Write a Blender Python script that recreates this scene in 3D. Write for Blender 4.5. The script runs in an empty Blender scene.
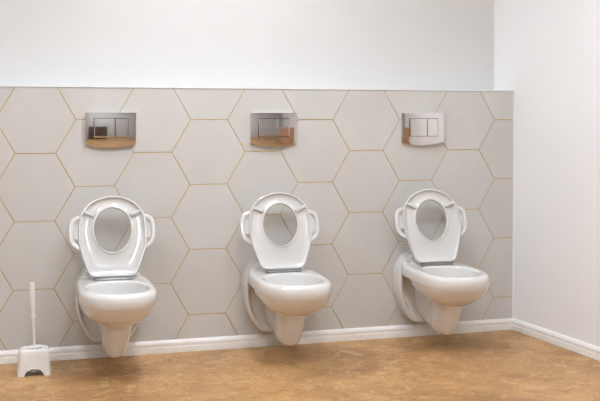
import bpy, bmesh, math, random
from mathutils import Vector, Matrix
random.seed(4)
SC = bpy.context.scene
COL = SC.collection

# ------------------------------------------------------------------ materials
def mat(name, color=(.8, .8, .8), rough=.5, metal=0.0, coat=0.0, spec=.5, sss=0.0):
    m = bpy.data.materials.new(name); m.use_nodes = True
    b = m.node_tree.nodes['Principled BSDF']
    b.inputs['Base Color'].default_value = (*color, 1)
    b.inputs['Roughness'].default_value = rough
    b.inputs['Metallic'].default_value = metal
    b.inputs['Coat Weight'].default_value = coat
    b.inputs['Coat Roughness'].default_value = .05
    b.inputs['Specular IOR Level'].default_value = spec
    if sss:
        b.inputs['Subsurface Weight'].default_value = sss
        b.inputs['Subsurface Radius'].default_value = (.01, .01, .01)
    return m

def nodes(m):
    nt = m.node_tree
    return nt, nt.nodes, nt.links, nt.nodes['Principled BSDF']

def coords(nt, scale=(1, 1, 1), rot=(0, 0, 0)):
    tc = nt.nodes.new('ShaderNodeTexCoord'); mp = nt.nodes.new('ShaderNodeMapping')
    mp.inputs['Scale'].default_value = scale; mp.inputs['Rotation'].default_value = rot
    nt.links.new(tc.outputs['Object'], mp.inputs['Vector'])
    return mp.outputs['Vector']

def noise(nt, vec, scale, detail=4, rough=.55, dist=0.0):
    n = nt.nodes.new('ShaderNodeTexNoise')
    n.inputs['Scale'].default_value = scale; n.inputs['Detail'].default_value = detail
    n.inputs['Roughness'].default_value = rough; n.inputs['Distortion'].default_value = dist
    nt.links.new(vec, n.inputs['Vector'])
    return n.outputs['Fac']

def ramp(nt, fac, stops):
    r = nt.nodes.new('ShaderNodeValToRGB'); e = r.color_ramp.elements
    while len(e) < len(stops): e.new(.5)
    for el, (pos, c) in zip(e, stops):
        el.position = pos; el.color = (*c, 1) if len(c) == 3 else c
    nt.links.new(fac, r.inputs['Fac'])
    return r.outputs['Color']

def mix(nt, fac, a, b, mode='MIX'):
    n = nt.nodes.new('ShaderNodeMix'); n.data_type = 'RGBA'; n.blend_type = mode
    if isinstance(fac, (int, float)): n.inputs[0].default_value = fac
    else: nt.links.new(fac, n.inputs[0])
    for i, v in ((6, a), (7, b)):
        if isinstance(v, tuple): n.inputs[i].default_value = (*v, 1)
        else: nt.links.new(v, n.inputs[i])
    return n.outputs[2]

def bump(nt, bsdf, h, strength, dist=.002):
    b = nt.nodes.new('ShaderNodeBump'); b.inputs['Strength'].default_value = strength
    b.inputs['Distance'].default_value = dist
    nt.links.new(h, b.inputs['Height']); nt.links.new(b.outputs['Normal'], bsdf.inputs['Normal'])

def paint(name, c, rough, amp=.02):
    m = mat(name, c, rough); nt, N, L, B = nodes(m)
    v = coords(nt)
    n1 = noise(nt, v, 1.3, 3)
    lo = tuple(x*(1-amp) for x in c); hi = tuple(min(1, x*(1+amp)) for x in c)
    L.new(ramp(nt, n1, [(.3, lo), (.7, hi)]), B.inputs['Base Color'])
    bump(nt, B, noise(nt, v, 160, 3), .08, .001)
    return m

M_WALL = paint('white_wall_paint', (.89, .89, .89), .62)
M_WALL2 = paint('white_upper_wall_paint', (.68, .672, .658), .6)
M_CEIL = paint('ceiling_paint', (.74, .74, .73), .8)
M_FAR = paint('grey_white_paint', (.56, .56, .555), .7)
M_LEDGE = paint('ledge_paint', (.86, .86, .85), .4)

# glazed porcelain tile
M_TILE = mat('porcelain_tile', (.62, .60, .58), .34, spec=.45)
nt, N, L, B = nodes(M_TILE)
v = coords(nt)
c1 = ramp(nt, noise(nt, v, 3.2, 5, .6, .4), [(.3, (.592, .576, .543)), (.7, (.632, .619, .589))])
geo = nt.nodes.new('ShaderNodeNewGeometry')
c2 = ramp(nt, geo.outputs['Random Per Island'], [(0, (.97, .965, .96)), (1, (1, 1, 1))])
L.new(mix(nt, 1.0, c1, c2, 'MULTIPLY'), B.inputs['Base Color'])
bump(nt, B, noise(nt, v, 40, 2), .03, .001)
M_GROUT = mat('ochre_grout', (.55, .385, .13), .6)
nt, N, L, B = nodes(M_GROUT)
L.new(ramp(nt, noise(nt, coords(nt), 14, 4), [(.3, (.48, .335, .11)), (.7, (.62, .44, .16))]), B.inputs['Base Color'])

# marbled linoleum
M_FLOOR = mat('marbled_linoleum', (.45, .26, .13), .42, spec=.4)
nt, N, L, B = nodes(M_FLOOR)
v = coords(nt)
big = noise(nt, v, 2.2, 5, .6, .6)
base = ramp(nt, big, [(.34, (.325, .170, .065)), (.5, (.470, .259, .103)), (.66, (.60, .345, .145))])
vs = coords(nt, (1, 1.25, 1), (0, 0, .3))
sm = ramp(nt, noise(nt, vs, 7.5, 6, .66, 1.5), [(.53, (0, 0, 0)), (.62, (1, 1, 1))])
vd = coords(nt, (1.1, 1.5, 1), (0, 0, -.2))
dk = ramp(nt, noise(nt, vd, 8.5, 6, .66, 1.2), [(.54, (0, 0, 0)), (.63, (1, 1, 1))])
f1 = nt.nodes.new('ShaderNodeMath'); f1.operation = 'MULTIPLY'; f1.inputs[1].default_value = .5
L.new(sm, f1.inputs[0])
f2 = nt.nodes.new('ShaderNodeMath'); f2.operation = 'MULTIPLY'; f2.inputs[1].default_value = .5
L.new(dk, f2.inputs[0])
c = mix(nt, f1.outputs[0], base, (.68, .45, .24))
c = mix(nt, f2.outputs[0], c, (.28, .14, .050))
grain = ramp(nt, noise(nt, v, 60, 4, .75), [(.3, (.74, .74, .74)), (.7, (1.24, 1.24, 1.24))])
c = mix(nt, 1.0, c, grain, 'MULTIPLY')
L.new(c, B.inputs['Base Color'])
bump(nt, B, noise(nt, v, 120, 3), .06, .001)

# painted skirting with scuffs
M_SKIRT = mat('white_skirting_paint', (.82, .80, .77), .4)
nt, N, L, B = nodes(M_SKIRT)
v = coords(nt, (1, 1, 3))
sk = ramp(nt, noise(nt, v, 16, 6, .7, .5), [(.56, (.92, .91, .885)), (.66, (.80, .77, .73))])
L.new(sk, B.inputs['Base Color'])

def ceramic(name, c, rough):
    m = mat(name, c, rough, coat=.6, spec=.5); nt, N, L, B = nodes(m)
    lo = tuple(x*.975 for x in c)
    L.new(ramp(nt, noise(nt, coords(nt), 5, 3), [(.3, lo), (.7, c)]), B.inputs['Base Color'])
    return m
M_CERAMIC = ceramic('glazed_ceramic', (.735, .718, .695), .12)
M_SEAT = ceramic('glossy_seat_plastic', (.675, .662, .64), .15)
M_BUMP = ceramic('grey_seat_bumper', (.60, .60, .59), .4)
M_PLASTIC = mat('white_brush_plastic', (.84, .82, .79), .38, sss=.15)
nt, N, L, B = nodes(M_PLASTIC)
L.new(ramp(nt, noise(nt, coords(nt), 9, 3), [(.3, (.81, .79, .77)), (.7, (.84, .82, .80))]), B.inputs['Base Color'])

def metal(name, c, rough):
    m = mat(name, c, rough, metal=1.0); nt, N, L, B = nodes(m)
    r = ramp(nt, noise(nt, coords(nt), 30, 3), [(.3, (rough*.8,)*3), (.7, (rough*1.2,)*3)])
    L.new(r, B.inputs['Roughness'])
    return m
M_CHROME = metal('polished_chrome', (.76, .75, .74), .05)
M_GAP = mat('dark_gap', (.03, .028, .026), .6)
M_STEEL = metal('brushed_steel', (.36, .375, .385), .3)
M_BRISTLE = paint('white_bristle', (.80, .80, .78), .7)
M_FRAME = paint('lamp_frame_paint', (.8, .8, .8), .4)

def wood(name, a, b):
    m = mat(name, a, .4); nt, N, L, B = nodes(m)
    L.new(ramp(nt, noise(nt, coords(nt, (14, 14, 1)), 1.6, 5, .6, 1.2), [(.3, a), (.7, b)]), B.inputs['Base Color'])
    return m
M_WOOD_DARK = wood('dark_brown_wood', (.06, .04, .03), (.10, .07, .052))
M_WOOD_PINK = wood('light_beech_wood', (.50, .27, .16), (.62, .36, .23))

def lamp_mat(name, c, s):
    m = bpy.data.materials.new(name); m.use_nodes = True
    nt = m.node_tree; nt.nodes.remove(nt.nodes['Principled BSDF'])
    e = nt.nodes.new('ShaderNodeEmission'); e.inputs['Color'].default_value = (*c, 1); e.inputs['Strength'].default_value = s
    nt.links.new(e.outputs[0], nt.nodes['Material Output'].inputs['Surface'])
    return m

# ------------------------------------------------------------------ helpers
def link(name, bm, m, parent=None, smooth=False, angle=None):
    me = bpy.data.meshes.new(name)
    bmesh.ops.recalc_face_normals(bm, faces=bm.faces)
    bm.to_mesh(me); bm.free()
    for x in (m if isinstance(m, (list, tuple)) else [m]): me.materials.append(x)
    if smooth:
        for p in me.polygons: p.use_smooth = True
        if angle is not None: me.set_sharp_from_angle(angle=math.radians(angle))
    o = bpy.data.objects.new(name, me); COL.objects.link(o)
    if parent: o.parent = parent
    return o

def structure(name, bm, m, **k):
    o = link(name, bm, m, **k); o['kind'] = 'structure'
    return o

def thing(name, label, cat, loc=(0, 0, 0), group=None, rot=(0, 0, 0)):
    o = bpy.data.objects.new(name, None); COL.objects.link(o)
    o.location = loc; o.rotation_euler = rot; o.empty_display_size = .1
    o['label'] = label; o['category'] = cat
    if group: o['group'] = group
    return o

def dup(root, loc, label):
    r = root.copy(); COL.objects.link(r); r.location = loc; r['label'] = label
    for ch in list(root.children):
        c = ch.copy(); COL.objects.link(c); c.parent = r
        for g in list(ch.children):
            d = g.copy(); COL.objects.link(d); d.parent = c
    return r

def box(bm, x0, x1, y0, y1, z0, z1, bevel=0, mi=0):
    vs = [bm.verts.new((x, y, z)) for x in (x0, x1) for y in (y0, y1) for z in (z0, z1)]
    idx = [(0, 1, 3, 2), (4, 6, 7, 5), (0, 4, 5, 1), (2, 3, 7, 6), (0, 2, 6, 4), (1, 5, 7, 3)]
    fs = [bm.faces.new([vs[i] for i in f]) for f in idx]
    for f in fs: f.material_index = mi
    if bevel:
        es = list({e for f in fs for e in f.edges})
        bmesh.ops.bevel(bm, geom=es, offset=bevel, segments=3, profile=.6, affect='EDGES')
    return fs

def prism(bm, pts, h0, h1, axis='z'):
    def P(a, b, h): return {'z': (a, b, h), 'y': (a, h, b), 'x': (h, a, b)}[axis]
    A = [bm.verts.new(P(a, b, h0)) for a, b in pts]; Bv = [bm.verts.new(P(a, b, h1)) for a, b in pts]
    bm.faces.new(A[::-1]); bm.faces.new(Bv)
    n = len(pts)
    for i in range(n): bm.faces.new((A[i], A[(i+1) % n], Bv[(i+1) % n], Bv[i]))

def loft(bm, rings, cap0=True, cap1=True, closed=True):
    R = [[bm.verts.new(p) for p in r] for r in rings]
    n = len(R[0])
    for a, b in zip(R, R[1:]):
        for i in range(n if closed else n-1):
            bm.faces.new((a[i], a[(i+1) % n], b[(i+1) % n], b[i]))
    if cap0: bm.faces.new(R[0][::-1])
    if cap1: bm.faces.new(R[-1])
    return R

def tube(bm, p0, p1, r0, r1, n=20):
    p0, p1 = Vector(p0), Vector(p1); d = (p1-p0).normalized()
    a = d.orthogonal().normalized(); b = d.cross(a)
    ring = lambda p, r: [p+a*r*math.cos(2*math.pi*i/n)+b*r*math.sin(2*math.pi*i/n) for i in range(n)]
    loft(bm, [ring(p0, r0), ring(p1, r1)])

def lathe(bm, prof, n=32):
    rings = [[(r*math.cos(2*math.pi*i/n), r*math.sin(2*math.pi*i/n), z) for i in range(n)] for r, z in prof]
    return loft(bm, rings)

def fuse(o, voxel, smooth_it, fac=.5):
    """melt the intersecting solids of one mesh into one continuous skin"""
    r = o.modifiers.new('r', 'REMESH'); r.mode = 'VOXEL'; r.voxel_size = voxel; r.use_smooth_shade = True
    s = o.modifiers.new('s', 'SMOOTH'); s.iterations = smooth_it; s.factor = fac
    dg = bpy.context.evaluated_depsgraph_get(); dg.update()
    me = bpy.data.meshes.new_from_object(o.evaluated_get(dg)); me.name = o.data.name
    o.modifiers.clear(); o.data = me
    for p in me.polygons: p.use_smooth = True

def catmull(pts, n, closed=True):
    out = []; m = len(pts)
    segs = m if closed else m-1
    for i in range(segs):
        p = [Vector(pts[(i+k-1) % m]) if closed else Vector(pts[min(max(i+k-1, 0), m-1)]) for k in range(4)]
        for j in range(n):
            t = j/n
            out.append(.5*((2*p[1])+(p[2]-p[0])*t+(2*p[0]-5*p[1]+4*p[2]-p[3])*t*t+(3*p[1]-p[0]-3*p[2]+p[3])*t**3))
    if not closed: out.append(Vector(pts[-1]))
    return out

# ------------------------------------------------------------------ the room
XC, K = 2.8263, .1468                 # foot of the right wall, its slope away from the back wall
ZT = 1.400                           # top of the tiled half wall
XL, YF, ZC = -2.7, -7.2, 3.0
LEDGE = .20
xr = lambda y: XC - K*y

bm = bmesh.new(); prism(bm, [(XL-.1, YF-.1), (xr(YF)+.1, YF-.1), (xr(LEDGE)+.1, LEDGE+.1), (XL-.1, LEDGE+.1)], -.06, 0)
structure('floor', bm, M_FLOOR)
bm = bmesh.new(); prism(bm, [(XL-.1, YF-.1), (xr(YF)+.1, YF-.1), (xr(LEDGE)+.1, LEDGE+.1), (XL-.1, LEDGE+.1)], ZC, ZC+.1)
structure('ceiling', bm, M_CEIL)
bm = bmesh.new(); prism(bm, [(xr(YF), YF), (xr(YF)+.1, YF), (xr(LEDGE)+.1, LEDGE), (xr(LEDGE), LEDGE)], 0, ZC)
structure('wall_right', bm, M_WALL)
bm = bmesh.new(); box(bm, XL-.1, XL, YF, LEDGE, 0, ZC); structure('wall_left', bm, M_FAR)
bm = bmesh.new(); box(bm, XL-.1, xr(YF)+.1, YF-.1, YF, 0, ZC); structure('wall_front', bm, M_FAR)
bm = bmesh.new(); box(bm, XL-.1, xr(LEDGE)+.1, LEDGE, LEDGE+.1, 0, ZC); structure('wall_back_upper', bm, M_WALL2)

# tiled half wall: ochre grout slab faced with hexagonal tiles
A, H, Z0, GAP = .1998, .346, 1.0558, .0046
bm = bmesh.new()
prism(bm, [(XL, .0025), (xr(0), .0025), (xr(LEDGE), LEDGE), (XL, LEDGE)], 0, ZT-.004)
for f in bm.faces: f.material_index = 1
def clip(poly, ax, lim, sgn):
    out = []
    for i, p in enumerate(poly):
        q = poly[(i+1) % len(poly)]
        a, b = sgn*(p[ax]-lim), sgn*(q[ax]-lim)
        if a <= 0: out.append(p)
        if a*b < 0:
            t = a/(a-b); out.append((p[0]+t*(q[0]-p[0]), p[1]+t*(q[1]-p[1])))
    return out
for k in range(-10, 11):
    for m in range(-2, 5):
        cx = 1.5*k*A + A/2; cz = Z0 - (m+.5+.5*(k % 2))*H
        s = 1-GAP/H
        poly = [(cx+A*s*math.cos(math.pi/3*j), cz+H/math.sqrt(3)*s*math.sin(math.pi/3*j)) for j in range(6)]
        for ax, lim, sg in ((0, XL, -1), (0, xr(0)-.003, 1), (1, .002, -1), (1, ZT-.0045, 1)):
            if poly: poly = clip(poly, ax, lim, sg)
        if len(poly) > 2:
            b2 = [bm.verts.new((x, .003, z)) for x, z in poly]; t2 = [bm.verts.new((x, .0008, z)) for x, z in poly]
            gx = sum(x for x, z in poly)/len(poly); gz = sum(z for x, z in poly)/len(poly)
            u2 = [bm.verts.new((x+(gx-x)*.006, 0, z+(gz-z)*.006)) for x, z in poly]
            n = len(poly)
            for i in range(n):
                bm.faces.new((b2[i], b2[(i+1) % n], t2[(i+1) % n], t2[i]))
                bm.faces.new((t2[i], t2[(i+1) % n], u2[(i+1) % n], u2[i]))
            bm.faces.new(u2)
structure('wall_back', bm, [M_TILE, M_GROUT])

bm = bmesh.new(); prism(bm, [(XL, -.004), (xr(-.004)-.001, -.004), (xr(LEDGE)-.001, LEDGE), (XL, LEDGE)], ZT-.004, ZT)
structure('trim_1', bm, M_LEDGE)
bm = bmesh.new(); prism(bm, [(XC-.006, -.0005), (XC-.004, -.002), (xr(-.003)-.0005, -.003), (xr(0)-.0005, .002), (XC-.006, .002)], .066, ZT-.0045)
structure('trim_2', bm, M_LEDGE)

# skirting boards: a moulded section swept along the wall foot
SECT = [(0, 0), (.013, 0), (.014, .004), (.014, .030), (.0125, .034), (.0125, .040), (.0135, .043), (.0130, .052), (.009, .060), (.005, .066), (0, .066)]
def skirting(name, a, b, na, nb):
    """a, b: wall-foot end points; na, nb: mitre directions into the room"""
    bm = bmesh.new()
    ra = [(a[0]+na[0]*t, a[1]+na[1]*t, z) for t, z in SECT]; rb = [(b[0]+nb[0]*t, b[1]+nb[1]*t, z) for t, z in SECT]
    loft(bm, [ra, rb]); return structure(name, bm, M_SKIRT)
th = math.atan(K); nr = (-math.cos(th), -math.sin(th))
mit = (-(1+math.sin(th))/math.cos(th), -1)
skirting('baseboard_back', (XL, 0), (XC, 0), (0, -1), mit)
skirting('baseboard_right', (XC, 0), (xr(YF), YF), mit, nr)
skirting('baseboard_left', (XL, YF), (XL, 0), (1, 0), (1, 0))

# doors and wooden partition at the far end of the room, seen only in the chrome plates
def door(name, x0, x1, z1, y, m):
    bm = bmesh.new(); box(bm, x0, x1, y, y+.04, .006, z1, .004)
    d = structure(name, bm, m)
    bm = bmesh.new()
    for a, b, c, e in ((x0-.07, x0-.004, 0, z1+.07), (x1+.004, x1+.07, 0, z1+.07), (x0-.07, x1+.07, z1+.004, z1+.07)):
        box(bm, a, b, y-.002, y+.06, c, e, .003)
    link('door_frame', bm, M_SKIRT, d)
    bm = bmesh.new(); tube(bm, (x0+.07, y+.04, 1.0), (x0+.07, y+.08, 1.0), .01, .01); tube(bm, (x0+.07, y+.08, 1.0), (x0+.19, y+.08, 1.0), .009, .009)
    link('door_handle', bm, M_STEEL, d, smooth=True, angle=40)
    return d
door('door_1', -1.9, -1.0, 2.1, YF+.003, M_WOOD_DARK)
def cabinet(label, w, d, h, m, loc, rz, doors, group=None):
    """low cupboard, its back along local y = 0, doors facing local -y"""
    t = thing('cabinet', label, 'cabinet', loc, group, (0, 0, rz))
    bm = bmesh.new(); box(bm, -w/2, w/2, -d, 0, .06, h-.025, .002); box(bm, -w/2+.03, w/2-.03, -d+.04, -.01, 0, .06)
    link('carcass', bm, m, t)
    bm = bmesh.new(); box(bm, -w/2-.01, w/2+.01, -d-.03, 0, h-.025, h, .004); link('worktop', bm, m, t)
    for i in range(doors):
        a = -w/2+w*i/doors+.003; b = -w/2+w*(i+1)/doors-.003
        bm = bmesh.new(); box(bm, a, b, -d-.02, -d, .07, h-.03, .003); dr = link('door', bm, m, t)
        bm = bmesh.new(); tube(bm, (b-.05, -d-.02, h*.6), (b-.05, -d-.045, h*.6), .012, .014)
        link('knob', bm, M_STEEL, dr, smooth=True, angle=40)
    return t
cabinet('low dark brown cabinet standing at the far wall', 1.1, .4, .95, M_WOOD_DARK, (.45, YF+.001, 0), math.pi, 2)
th_ = math.atan(K)
dd = 5.0
cabinet('low light beech cabinet along the right-hand wall, behind the camera', 1.7, .4, .95, M_WOOD_PINK, (xr(-dd)-.004, -dd, 0), -math.pi/2+th_, 5)

# ------------------------------------------------------------------ ceiling lamps
def ceiling_light(name, x, y, sx, sy, m, label):
    t = thing(name, label, 'ceiling light', (x, y, ZC), 'square ceiling lamps')
    bm = bmesh.new()
    for a, b, c, e in ((-sx-.02, -sx, -sy-.02, sy+.02), (sx, sx+.02, -sy-.02, sy+.02), (-sx, sx, -sy-.02, -sy), (-sx, sx, sy, sy+.02)):
        box(bm, a, b, c, e, -.03, 0)
    link('frame', bm, M_FRAME, t)
    bm = bmesh.new(); box(bm, -sx+.001, sx-.001, -sy+.001, sy-.001, -.024, -.004)
    link('diffuser', bm, m, t)
    return t
TINT = (.87, .925, 1)
LAMP = lamp_mat('lamp_diffuser', TINT, 182)
LAMP_WALL = lamp_mat('wall_side_lamp_diffuser', TINT, 175)
LAMP_FILL = lamp_mat('rear_fill_diffuser', TINT, 182)
ceiling_light('ceiling_light', -1.35, -1.9, .11, .11, LAMP, 'small square fill lamp added nearest the left wall')  # extra lamp added to the row to brighten the left end of the tiles
ceiling_light('ceiling_light', -.2, -1.9, .11, .11, LAMP, 'small square ceiling lamp in the row along the toilets, second from the left wall')
ceiling_light('ceiling_light', .9, -1.9, .11, .11, LAMP, 'small square ceiling lamp in the row along the toilets, third from the left wall')
ceiling_light('ceiling_light', 1.85, -1.9, .11, .11, LAMP, 'small square ceiling lamp in the row along the toilets, nearest the right-hand wall')
ceiling_light('ceiling_light', 1.05, -.8, .11, .11, LAMP_WALL, 'small square ceiling lamp close to the tiled wall')
ceiling_light('ceiling_light', .7, -5.6, .2, .2, LAMP_FILL, 'larger square fill lamp added near the door')  # added fill light behind the camera, lifts the ambient level

# ------------------------------------------------------------------ toilet
def ring(z, d0, dw, d1, w, nb=3.0, nf=2.15, n=72):
    out = []
    for i in range(n):
        t = 2*math.pi*i/n; c, s = math.cos(t), math.sin(t)
        if c >= 0:
            d = dw+(d1-dw)*abs(c)**(2/nf); x = w*math.copysign(abs(s)**(2/nf), s)
        else:
            d = dw-(dw-d0)*abs(c)**(2/nb); x = w*math.copysign(abs(s)**(2/nb), s)
        out.append((x, -d, z))
    return out

def panel_outline(w, zb, zt, n=48):
    """rounded shield: broad round shoulders above, narrowing to the foot"""
    half = [(0, zt), (.07, zt-.001), (.115, zt-.012), (.148, zt-.045), (w, zt-.10), (w+.002, zt-.18), (w-.010, zt-.25), (w-.038, zt-.32), (w-.082, zb+.012), (.04, zb)]
    pts = half+[(-x, z) for x, z in half[::-1] if x > 0]
    return catmull([(x, z, 0) for x, z in pts], 4)

T0 = (.478, 0, 0)
CY = -.001
toilet = thing('toilet', 'leftmost white wall-hung toilet with raised seat, beside the toilet brush', 'toilet', (.478, CY, 0), 'wall-hung toilets in a row')
bm = bmesh.new()
outer = [(0.261, 0.29, 0.391, 0.466, 0.044), (0.268, 0.26, 0.391, 0.494, 0.082), (0.283, 0.23, 0.391, 0.524, 0.115), (0.305, 0.2, 0.391, 0.554, 0.145), (0.33, 0.182, 0.391, 0.576, 0.166),
         (0.352, 0.17, 0.391, 0.59, 0.177), (0.368, 0.162, 0.391, 0.598, 0.181), (0.3745, 0.158, 0.391, 0.6, 0.183), (0.3755, 0.012, 0.386, 0.6, 0.185), (0.385, 0.01, 0.386, 0.602, 0.187), (0.4, 0.01, 0.386, 0.603, 0.187), (0.418, 0.01, 0.386, 0.599, 0.185), (0.43, 0.01, 0.386, 0.591, 0.179), (0.4345, 0.01, 0.386, 0.582, 0.171)]
inner = [(0.4345, 0.228, 0.391, 0.562, 0.151), (0.428, 0.234, 0.391, 0.556, 0.146), (0.41, 0.237, 0.391, 0.552, 0.144), (0.37, 0.24, 0.386, 0.538, 0.137), (0.33, 0.25, 0.381, 0.506, 0.114), (0.3, 0.28, 0.376, 0.466, 0.069)]
rings = [ring(z, a, b, c, w, nb=3.6, nf=2.55) for z, a, b, c, w in outer]+[ring(z, a, b, c, w, nb=2.2) for z, a, b, c, w in inner]
loft(bm, rings)
# raised back ledge and wall panel
o1 = panel_outline(.175, .097, .485)
rs = []
def deep(z):                            # the hollow runs out towards the foot of the panel
    t = min(1, max(0, (z-.16)/.17)); return t*t*(3-2*t)
for d, sc, k in ((0, 1, 0), (.085, 1, 0), (.106, .985, 0), (.113, .955, 0), (.113, .90, 0), (.110, .885, .2), (.104, .872, 1)):
    rs.append([(p.x*sc, -(d-k*.045*deep(p.y)), (p.y-.30)*sc+.30) for p in o1])
loft(bm, rs)
sl = []                                # sloping shoulder from the ledge down to the rim
for d, zt, w in ((.05, .474, .115), (.10, .468, .115), (.15, .450, .112), (.19, .432, .108)):
    sl.append([(x*w, -d, zt-(.02 if abs(x) > .98 else 0)) for x in (-1, -.9, -.5, 0, .5, .9, 1)]+[(w, -d, .40), (-w, -d, .40)])
loft(bm, sl)
bowl = link('bowl', bm, M_CERAMIC, toilet, smooth=True)
fuse(bowl, .0045, 5)

bm = bmesh.new()                       # trapway: column below the bowl, swept back to the wall panel
tr = []
FOOT = [(.30, .445, .080), (.27, .440, .078), (.22, .428, .072), (.17, .414, .066), (.13, .401, .060), (.105, .390, .053), (.091, .377, .043), (.084, .36, .028)]
for z, d1, w in FOOT:
    row = []
    dm = d1-.095; lift_ = max(0, (.17-z)/.086)*.045
    hs = []
    for i in range(13):
        t = math.pi/2*i/12; hs.append((w*math.sin(t)**.8, dm+.095*math.cos(t)**.8 if i < 12 else dm))
    hs += [(w, dm-.018), (.96*w, dm-.036), (.89*w, dm-.052), (.87*w, .2), (.89*w, .12), (w*1.0, .03), (0, .03)]
    row = [(x, d, z+lift_*min(1, max(0, (dm+.02-d)/.22))) for x, d in hs]
    for x, d, zz in row[-2:0:-1]: row.append((-x, d, zz))
    tr.append([(x, -d, zz) for x, d, zz in row])
loft(bm, tr)
trap = link('trapway', bm, M_CERAMIC, toilet, smooth=True)
fuse(trap, .005, 8)

# --- seat, standing up: local u across, s up the seat, h towards the room
LEAN = math.atan2(.112, .40)
HD, HZ = .200, .4505
eu = Vector((1, 0, 0)); es = Vector((0, math.sin(LEAN), math.cos(LEAN))); eh = Vector((0, -math.cos(LEAN), math.sin(LEAN)))
HP = Vector((0, -HD, HZ))
S3 = lambda u, s, h: HP+eu*u+es*s+eh*h
half = [(0, .411), (.058, .401), (.108, .378), (.142, .345), (.160, .31), (.169, .263), (.170, .205), (.167, .158), (.158, .123), (.147, .088), (.131, .041), (.116, .012), (.092, -.001), (.04, -.002)]
full = half+[(0, -.002)]+[(-x, s) for x, s in half[:0:-1]]
outl = catmull([(x, s*.987, 0) for x, s in full], 10)
HC = (0, .2315)
def radial(pts, n):
    """resample a star-shaped outline by angle about the hole centre"""
    pol = sorted(((math.atan2(p.y-HC[1], p.x-HC[0]), math.hypot(p.x-HC[0], p.y-HC[1])) for p in pts))
    res = []
    for i in range(n):
        a = -math.pi+2*math.pi*i/n
        for j in range(len(pol)):
            a0, r0 = pol[j-1]; a1, r1 = pol[j]
            if j == 0: a0 -= 2*math.pi
            if a0 <= a <= a1: break
        else:
            a0, r0 = pol[-1]; a1, r1 = pol[0]; a1 += 2*math.pi
        t = (a-a0)/max(a1-a0, 1e-9); res.append((a, r0+(r1-r0)*t))
    return res
NA = 144
RO = radial(outl, NA)
def hole_r(a):
    c, s = math.cos(a), math.sin(a); w = .095-.006*max(0, -s); hh = .1135
    return 1/math.sqrt((c/w)**2+(s/hh)**2)
# (fraction hole->outline, offset from hole edge, offset from outline, height)
def prof(a, ro):
    ri = hole_r(a); L_ = ro-ri
    lip = .008
    st = [(ri, -.012), (ri-.001, .004), (ri+.0005, .0085), (ri+.004, .009), (ri+.007, .006), (ri+.012, .0035)]
    for f, h in ((.30, .001), (.5, -.001), (.7, .001), (.84, .005)):
        st.append((max(ri+.014+f*.001, ri+f*L_) if f < .84 else ri+f*L_, h))
    st += [(ro-lip-.0035, .009), (ro-lip, .0135), (ro-.003, .0145), (ro, .011), (ro+.0005, .004), (ro-.004, -.006), (ro-.02, -.012), (ri+.5*L_, -.015), (ri+.012, -.015)]
    return st
bm = bmesh.new()
loops = []
for i, (a, ro) in enumerate(RO):
    loops.append([bm.verts.new(S3(HC[0]+r*math.cos(a), HC[1]+r*math.sin(a), h)) for r, h in prof(a, ro)])
m_ = len(loops[0])
for i in range(NA):
    for j in range(m_):
        bm.faces.new((loops[i][j], loops[(i+1) % NA][j], loops[(i+1) % NA][(j+1) % m_], loops[i][(j+1) % m_]))
seat = link('seat', bm, M_SEAT, toilet, smooth=True, angle=70)

def grip(sg):
    bm = bmesh.new()
    path = [(.148, .292), (.166, .296), (.185, .291), (.199, .277), (.2055, .255), (.2065, .225), (.205, .193), (.196, .168), (.180, .152), (.152, .138)]
    pts = catmull([(u*sg, s, 0) for u, s in path], 6, closed=False)
    rs = []
    for i, p in enumerate(pts):
        q = (pts[min(i+1, len(pts)-1)]-pts[max(i-1, 0)]).normalized(); nrm = Vector((q.y, -q.x, 0))
        w, hh = .0112, .0095
        rs.append([S3(p.x+nrm.x*w*cx, p.y+nrm.y*w*cx, -.002+hh*cy) for cx, cy in ((-1, -.7), (-.7, -1), (.7, -1), (1, -.7), (1, .7), (.7, 1), (-.7, 1), (-1, .7))])
    loft(bm, rs)
    web = [(.150, .264), (.190, .264), (.200, .254), (.202, .242), (.203, .228), (.201, .214), (.198, .200), (.186, .190), (.150, .190)]
    A_ = [bm.verts.new(S3(u*sg, s, -.004+.05*(.20-u))) for u, s in web]; B_ = [bm.verts.new(S3(u*sg, s, -.007)) for u, s in web]
    bm.faces.new(A_); bm.faces.new(B_[::-1])
    for i in range(len(web)): bm.faces.new((A_[i], A_[(i+1) % len(web)], B_[(i+1) % len(web)], B_[i]))
    link('handle', bm, M_SEAT, seat, smooth=True, angle=50)
    bm = bmesh.new()                   # bumper block beside the hole
    c0, c1 = Vector((.087*sg, .302, 0)), Vector((.146*sg, .327, 0)); ax = (c1-c0).normalized(); nx = Vector((-ax.y, ax.x, 0))
    rs = []
    for t, k in ((0, .5), (.06, .9), (.15, 1), (.85, 1), (.94, .9), (1, .5)):
        p = c0+(c1-c0)*t
        rs.append([S3(p.x+nx.x*.0085*a*k, p.y+nx.y*.0085*a*k, h) for a, h in ((-1, -.004), (-1, .012*k), (-.6, .016*k), (.6, .016*k), (1, .012*k), (1, -.004))])
    loft(bm, rs)
    o = link('bumper', bm, M_BUMP, seat, smooth=True, angle=40); o['label'] = 'grey bumper'
grip(-1); grip(1)

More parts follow.
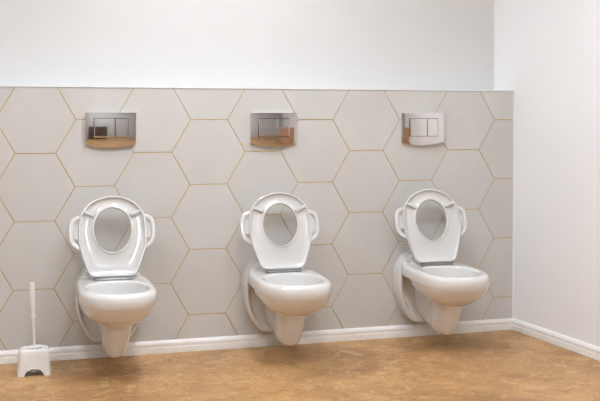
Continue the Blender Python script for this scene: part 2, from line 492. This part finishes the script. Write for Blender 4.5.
bm = bmesh.new(); tube(bm, (-.090, -.2195, .4412), (.090, -.2195, .4412), .0052, .0052)
o = link('hinge_pin', bm, M_STEEL, toilet, smooth=True, angle=40); o['label'] = 'grey metal hinge pin'
for sg in (-1, 1):
    bm = bmesh.new()
    box(bm, sg*.080-.014, sg*.080+.014, -.229, -.196, .4340, .4470, .003)
    tube(bm, (sg*.080, -.2125, .428), (sg*.080, -.2125, .4365), .019, .018, 24)
    o = link('hinge', bm, M_STEEL, toilet, smooth=True, angle=35); o['label'] = 'grey metal hinge'
dup(toilet, (1.360, CY, 0), 'middle white wall-hung toilet of three, raised seat with side handles')
dup(toilet, (2.236, CY, 0), 'rightmost white wall-hung toilet with raised seat, nearest the right-hand wall')

# ------------------------------------------------------------------ flush plates
fp = thing('flush_plate', 'chrome two-button flush plate above the leftmost toilet', 'flush plate', (.4765, -.0002, 1.177), 'chrome flush plates on the tiled wall')
W2, HT = .129, .089
def surf(x, z):
    """bowed face: depth of the plate's front at x, z"""
    return .016 + .005*(1-(x/W2)**2) + .006*(1-((z-.015)/.115)**2)
def patch(bm, x0, x1, zb, zt, off, thick, nx=28, nz=18):
    """bowed slab between zb(x) and zt, front following the bowed face"""
    F, Bk = [], []
    for i in range(nx+1):
        x = x0+(x1-x0)*i/nx; f, b = [], []
        for j in range(nz+1):
            z = zb(x)+(zt-zb(x))*j/nz
            d = surf(x, z)+off
            e = min(i, nx-i, j, nz-j)
            if e == 0: d -= .0004
            f.append(bm.verts.new((x, -d, z))); b.append(bm.verts.new((x, -max(d-thick, .0), z)))
        F.append(f); Bk.append(b)
    for i in range(nx):
        for j in range(nz):
            bm.faces.new((F[i][j], F[i+1][j], F[i+1][j+1], F[i][j+1])); bm.faces.new((Bk[i][j], Bk[i][j+1], Bk[i+1][j+1], Bk[i+1][j]))
    for i in range(nx):
        bm.faces.new((F[i][0], Bk[i][0], Bk[i+1][0], F[i+1][0])); bm.faces.new((F[i][nz], F[i+1][nz], Bk[i+1][nz], Bk[i][nz]))
    for j in range(nz):
        bm.faces.new((F[0][j], F[0][j+1], Bk[0][j+1], Bk[0][j])); bm.faces.new((F[nx][j], Bk[nx][j], Bk[nx][j+1], F[nx][j+1]))
bot = lambda x: -.075-.019*(1-(x/W2)**2)
bm = bmesh.new(); patch(bm, -W2, W2, bot, HT, 0, .05)
link('plate', bm, M_CHROME, fp, smooth=True, angle=35)
zb_, zt_ = -.040, .058
bx0, bxm, bx1 = -.087, .021, .087
bm = bmesh.new(); patch(bm, bx0-.0025, bx1+.0025, lambda x: zb_-.0025, zt_+.0025, .0012, .006)
o = link('button_surround', bm, M_GAP, fp, smooth=True, angle=35); o['label'] = 'dark gap around the buttons'
for a, b in ((bx0, bxm-.0015), (bxm+.0015, bx1)):
    bm = bmesh.new(); patch(bm, a, b, lambda x: zb_, zt_, .0032, .004)
    link('button', bm, M_CHROME, fp, smooth=True, angle=35)
dup(fp, (1.3530, -.0002, 1.177), 'chrome two-button flush plate above the middle toilet')
dup(fp, (2.2360, -.0002, 1.177), 'chrome two-button flush plate above the rightmost toilet')

# ------------------------------------------------------------------ toilet brush and holder
BX, BY = .0985, -.213
holder = thing('brush_holder', 'white plastic toilet brush holder with arched base on the floor', 'brush holder', (BX, BY, 0))
HH = .148
def rr(w, d, r, z, n=10):
    out = []
    for cx, cy, a0 in ((w-r, d-r, 0), (-w+r, d-r, 90), (-w+r, -d+r, 180), (w-r, -d+r, 270)):
        for i in range(n):
            a = math.radians(a0+90*i/(n-1)); out.append((cx+r*math.cos(a), cy+r*math.sin(a), z))
    # subdivide the four straight runs so that the arch can be cut into them
    res = []
    m = len(out)
    for i in range(m):
        p, q = out[i], out[(i+1) % m]; res.append(p)
        if i % n == n-1:
            for j in range(1, 48): res.append((p[0]+(q[0]-p[0])*j/48, p[1]+(q[1]-p[1])*j/48, z))
    return res
bm = bmesh.new()
def lift(row, arch):
    """raise the bottom edge of the front and back into an arch"""
    return [(x, y, (z+arch*math.sqrt(max(0, 1-(x/.046)**2)) if abs(x) < .046 else z)) for x, y, z in row]
prof_o = [(0, .080, .058, .018), (.01, .0795, .0575, .018), (.05, .0765, .0545, .02), (.09, .0735, .0515, .022), (.110, .0715, .0495, .024), (.120, .068, .046, .026), (.125, .060, .040, .028)]
prof_i = [(.125, .036, .030, .028), (.120, .034, .028, .026), (.115, .064, .043, .024), (.09, .070, .048, .02), (.05, .073, .051, .018), (.01, .0765, .0545, .016), (0, .077, .055, .016)]
rows = []
for z, w, d, r in prof_o+prof_i:
    f = max(0, 1-z/.06)
    row = rr(w, d, r, z)
    rows.append(lift(row, .034*f) if z < .06 else row)
R_ = loft(bm, rows, False, False)
n = len(R_[0])
for i in range(n): bm.faces.new((R_[-1][i], R_[-1][(i+1) % n], R_[0][(i+1) % n], R_[0][i]))
link('body', bm, M_PLASTIC, holder, smooth=True, angle=40)
bm = bmesh.new()
lathe(bm, [(.020, .012), (.026, .010), (.027, .06), (.028, .1145), (.0265, .1145), (.025, .06), (.024, .016), (.018, .014)], 28)
link('inner_cup', bm, M_PLASTIC, holder, smooth=True, angle=40)

tilt = math.radians(-3.2)
brush = thing('toilet_brush', 'white toilet brush handle standing upright in its holder', 'toilet brush', (BX+.0075, BY, .0178), rot=(0, tilt, 0))
bm = bmesh.new()
lathe(bm, [(.0062, .03), (.0062, .19), (.0064, .262)], 20)
link('rod', bm, M_PLASTIC, brush, smooth=True, angle=40)
bm = bmesh.new()
loft(bm, [[(r*1.22*math.cos(2*math.pi*i/36), r*math.sin(2*math.pi*i/36), z) for i in range(36)] for r, z in ((.031, .1102), (.033, .1106), (.033, .1120), (.030, .1132), (.008, .1150), (.0065, .119))])
link('lid', bm, M_PLASTIC, brush, smooth=True, angle=40)
bm = bmesh.new()
prof_h = [(.0065, .250), (.0095, .252), (.010, .256), (.010, .264), (.0092, .268), (.0076, .270), (.0078, .276), (.0088, .31), (.0105, .36), (.0125, .408), (.0128, .416), (.0115, .423), (.004, .425)]
R2 = [[(r*1.15*math.cos(2*math.pi*i/24), r*.8*math.sin(2*math.pi*i/24), z) for i in range(24)] for r, z in prof_h]
loft(bm, R2)
link('handle', bm, M_PLASTIC, brush, smooth=True, angle=40)
bm = bmesh.new()
lathe(bm, [(.006, .002), (.016, .006), (.018, .02), (.018, .04), (.012, .05), (.006, .052)], 24)
link('bristle_head', bm, M_BRISTLE, brush, smooth=True, angle=40)

# ------------------------------------------------------------------ camera
yaw, pitch, roll = .2936, .0177, .0091
F = Vector((math.sin(yaw)*math.cos(pitch), math.cos(yaw)*math.cos(pitch), math.sin(pitch)))
r0 = Vector((math.cos(yaw), -math.sin(yaw), 0)); u0 = r0.cross(F)
cr, sr = math.cos(roll), math.sin(roll)
Rr = r0*cr+u0*sr; U = u0*cr-r0*sr
cam = bpy.data.cameras.new('camera'); co = bpy.data.objects.new('camera', cam); COL.objects.link(co)
mw = Matrix((Rr, U, -F)).transposed().to_4x4(); mw.translation = Vector((-.0901, -5.2758, 1.3897)); co.matrix_world = mw
cam.sensor_fit = 'HORIZONTAL'; cam.sensor_width = 36; cam.lens = 1000/600*36; cam.shift_y = -127.7495/600
cam.clip_start = .05
SC.camera = co

w = bpy.data.worlds.new('world'); SC.world = w; w.use_nodes = True
w.node_tree.nodes['Background'].inputs['Color'].default_value = (.9, .95, 1, 1)
w.node_tree.nodes['Background'].inputs['Strength'].default_value = .0
SC.view_settings.view_transform = 'Standard'; SC.view_settings.look = 'None'
SC.view_settings.gamma = 1; SC.view_settings.use_curve_mapping = False
SC.view_settings.exposure = -.19
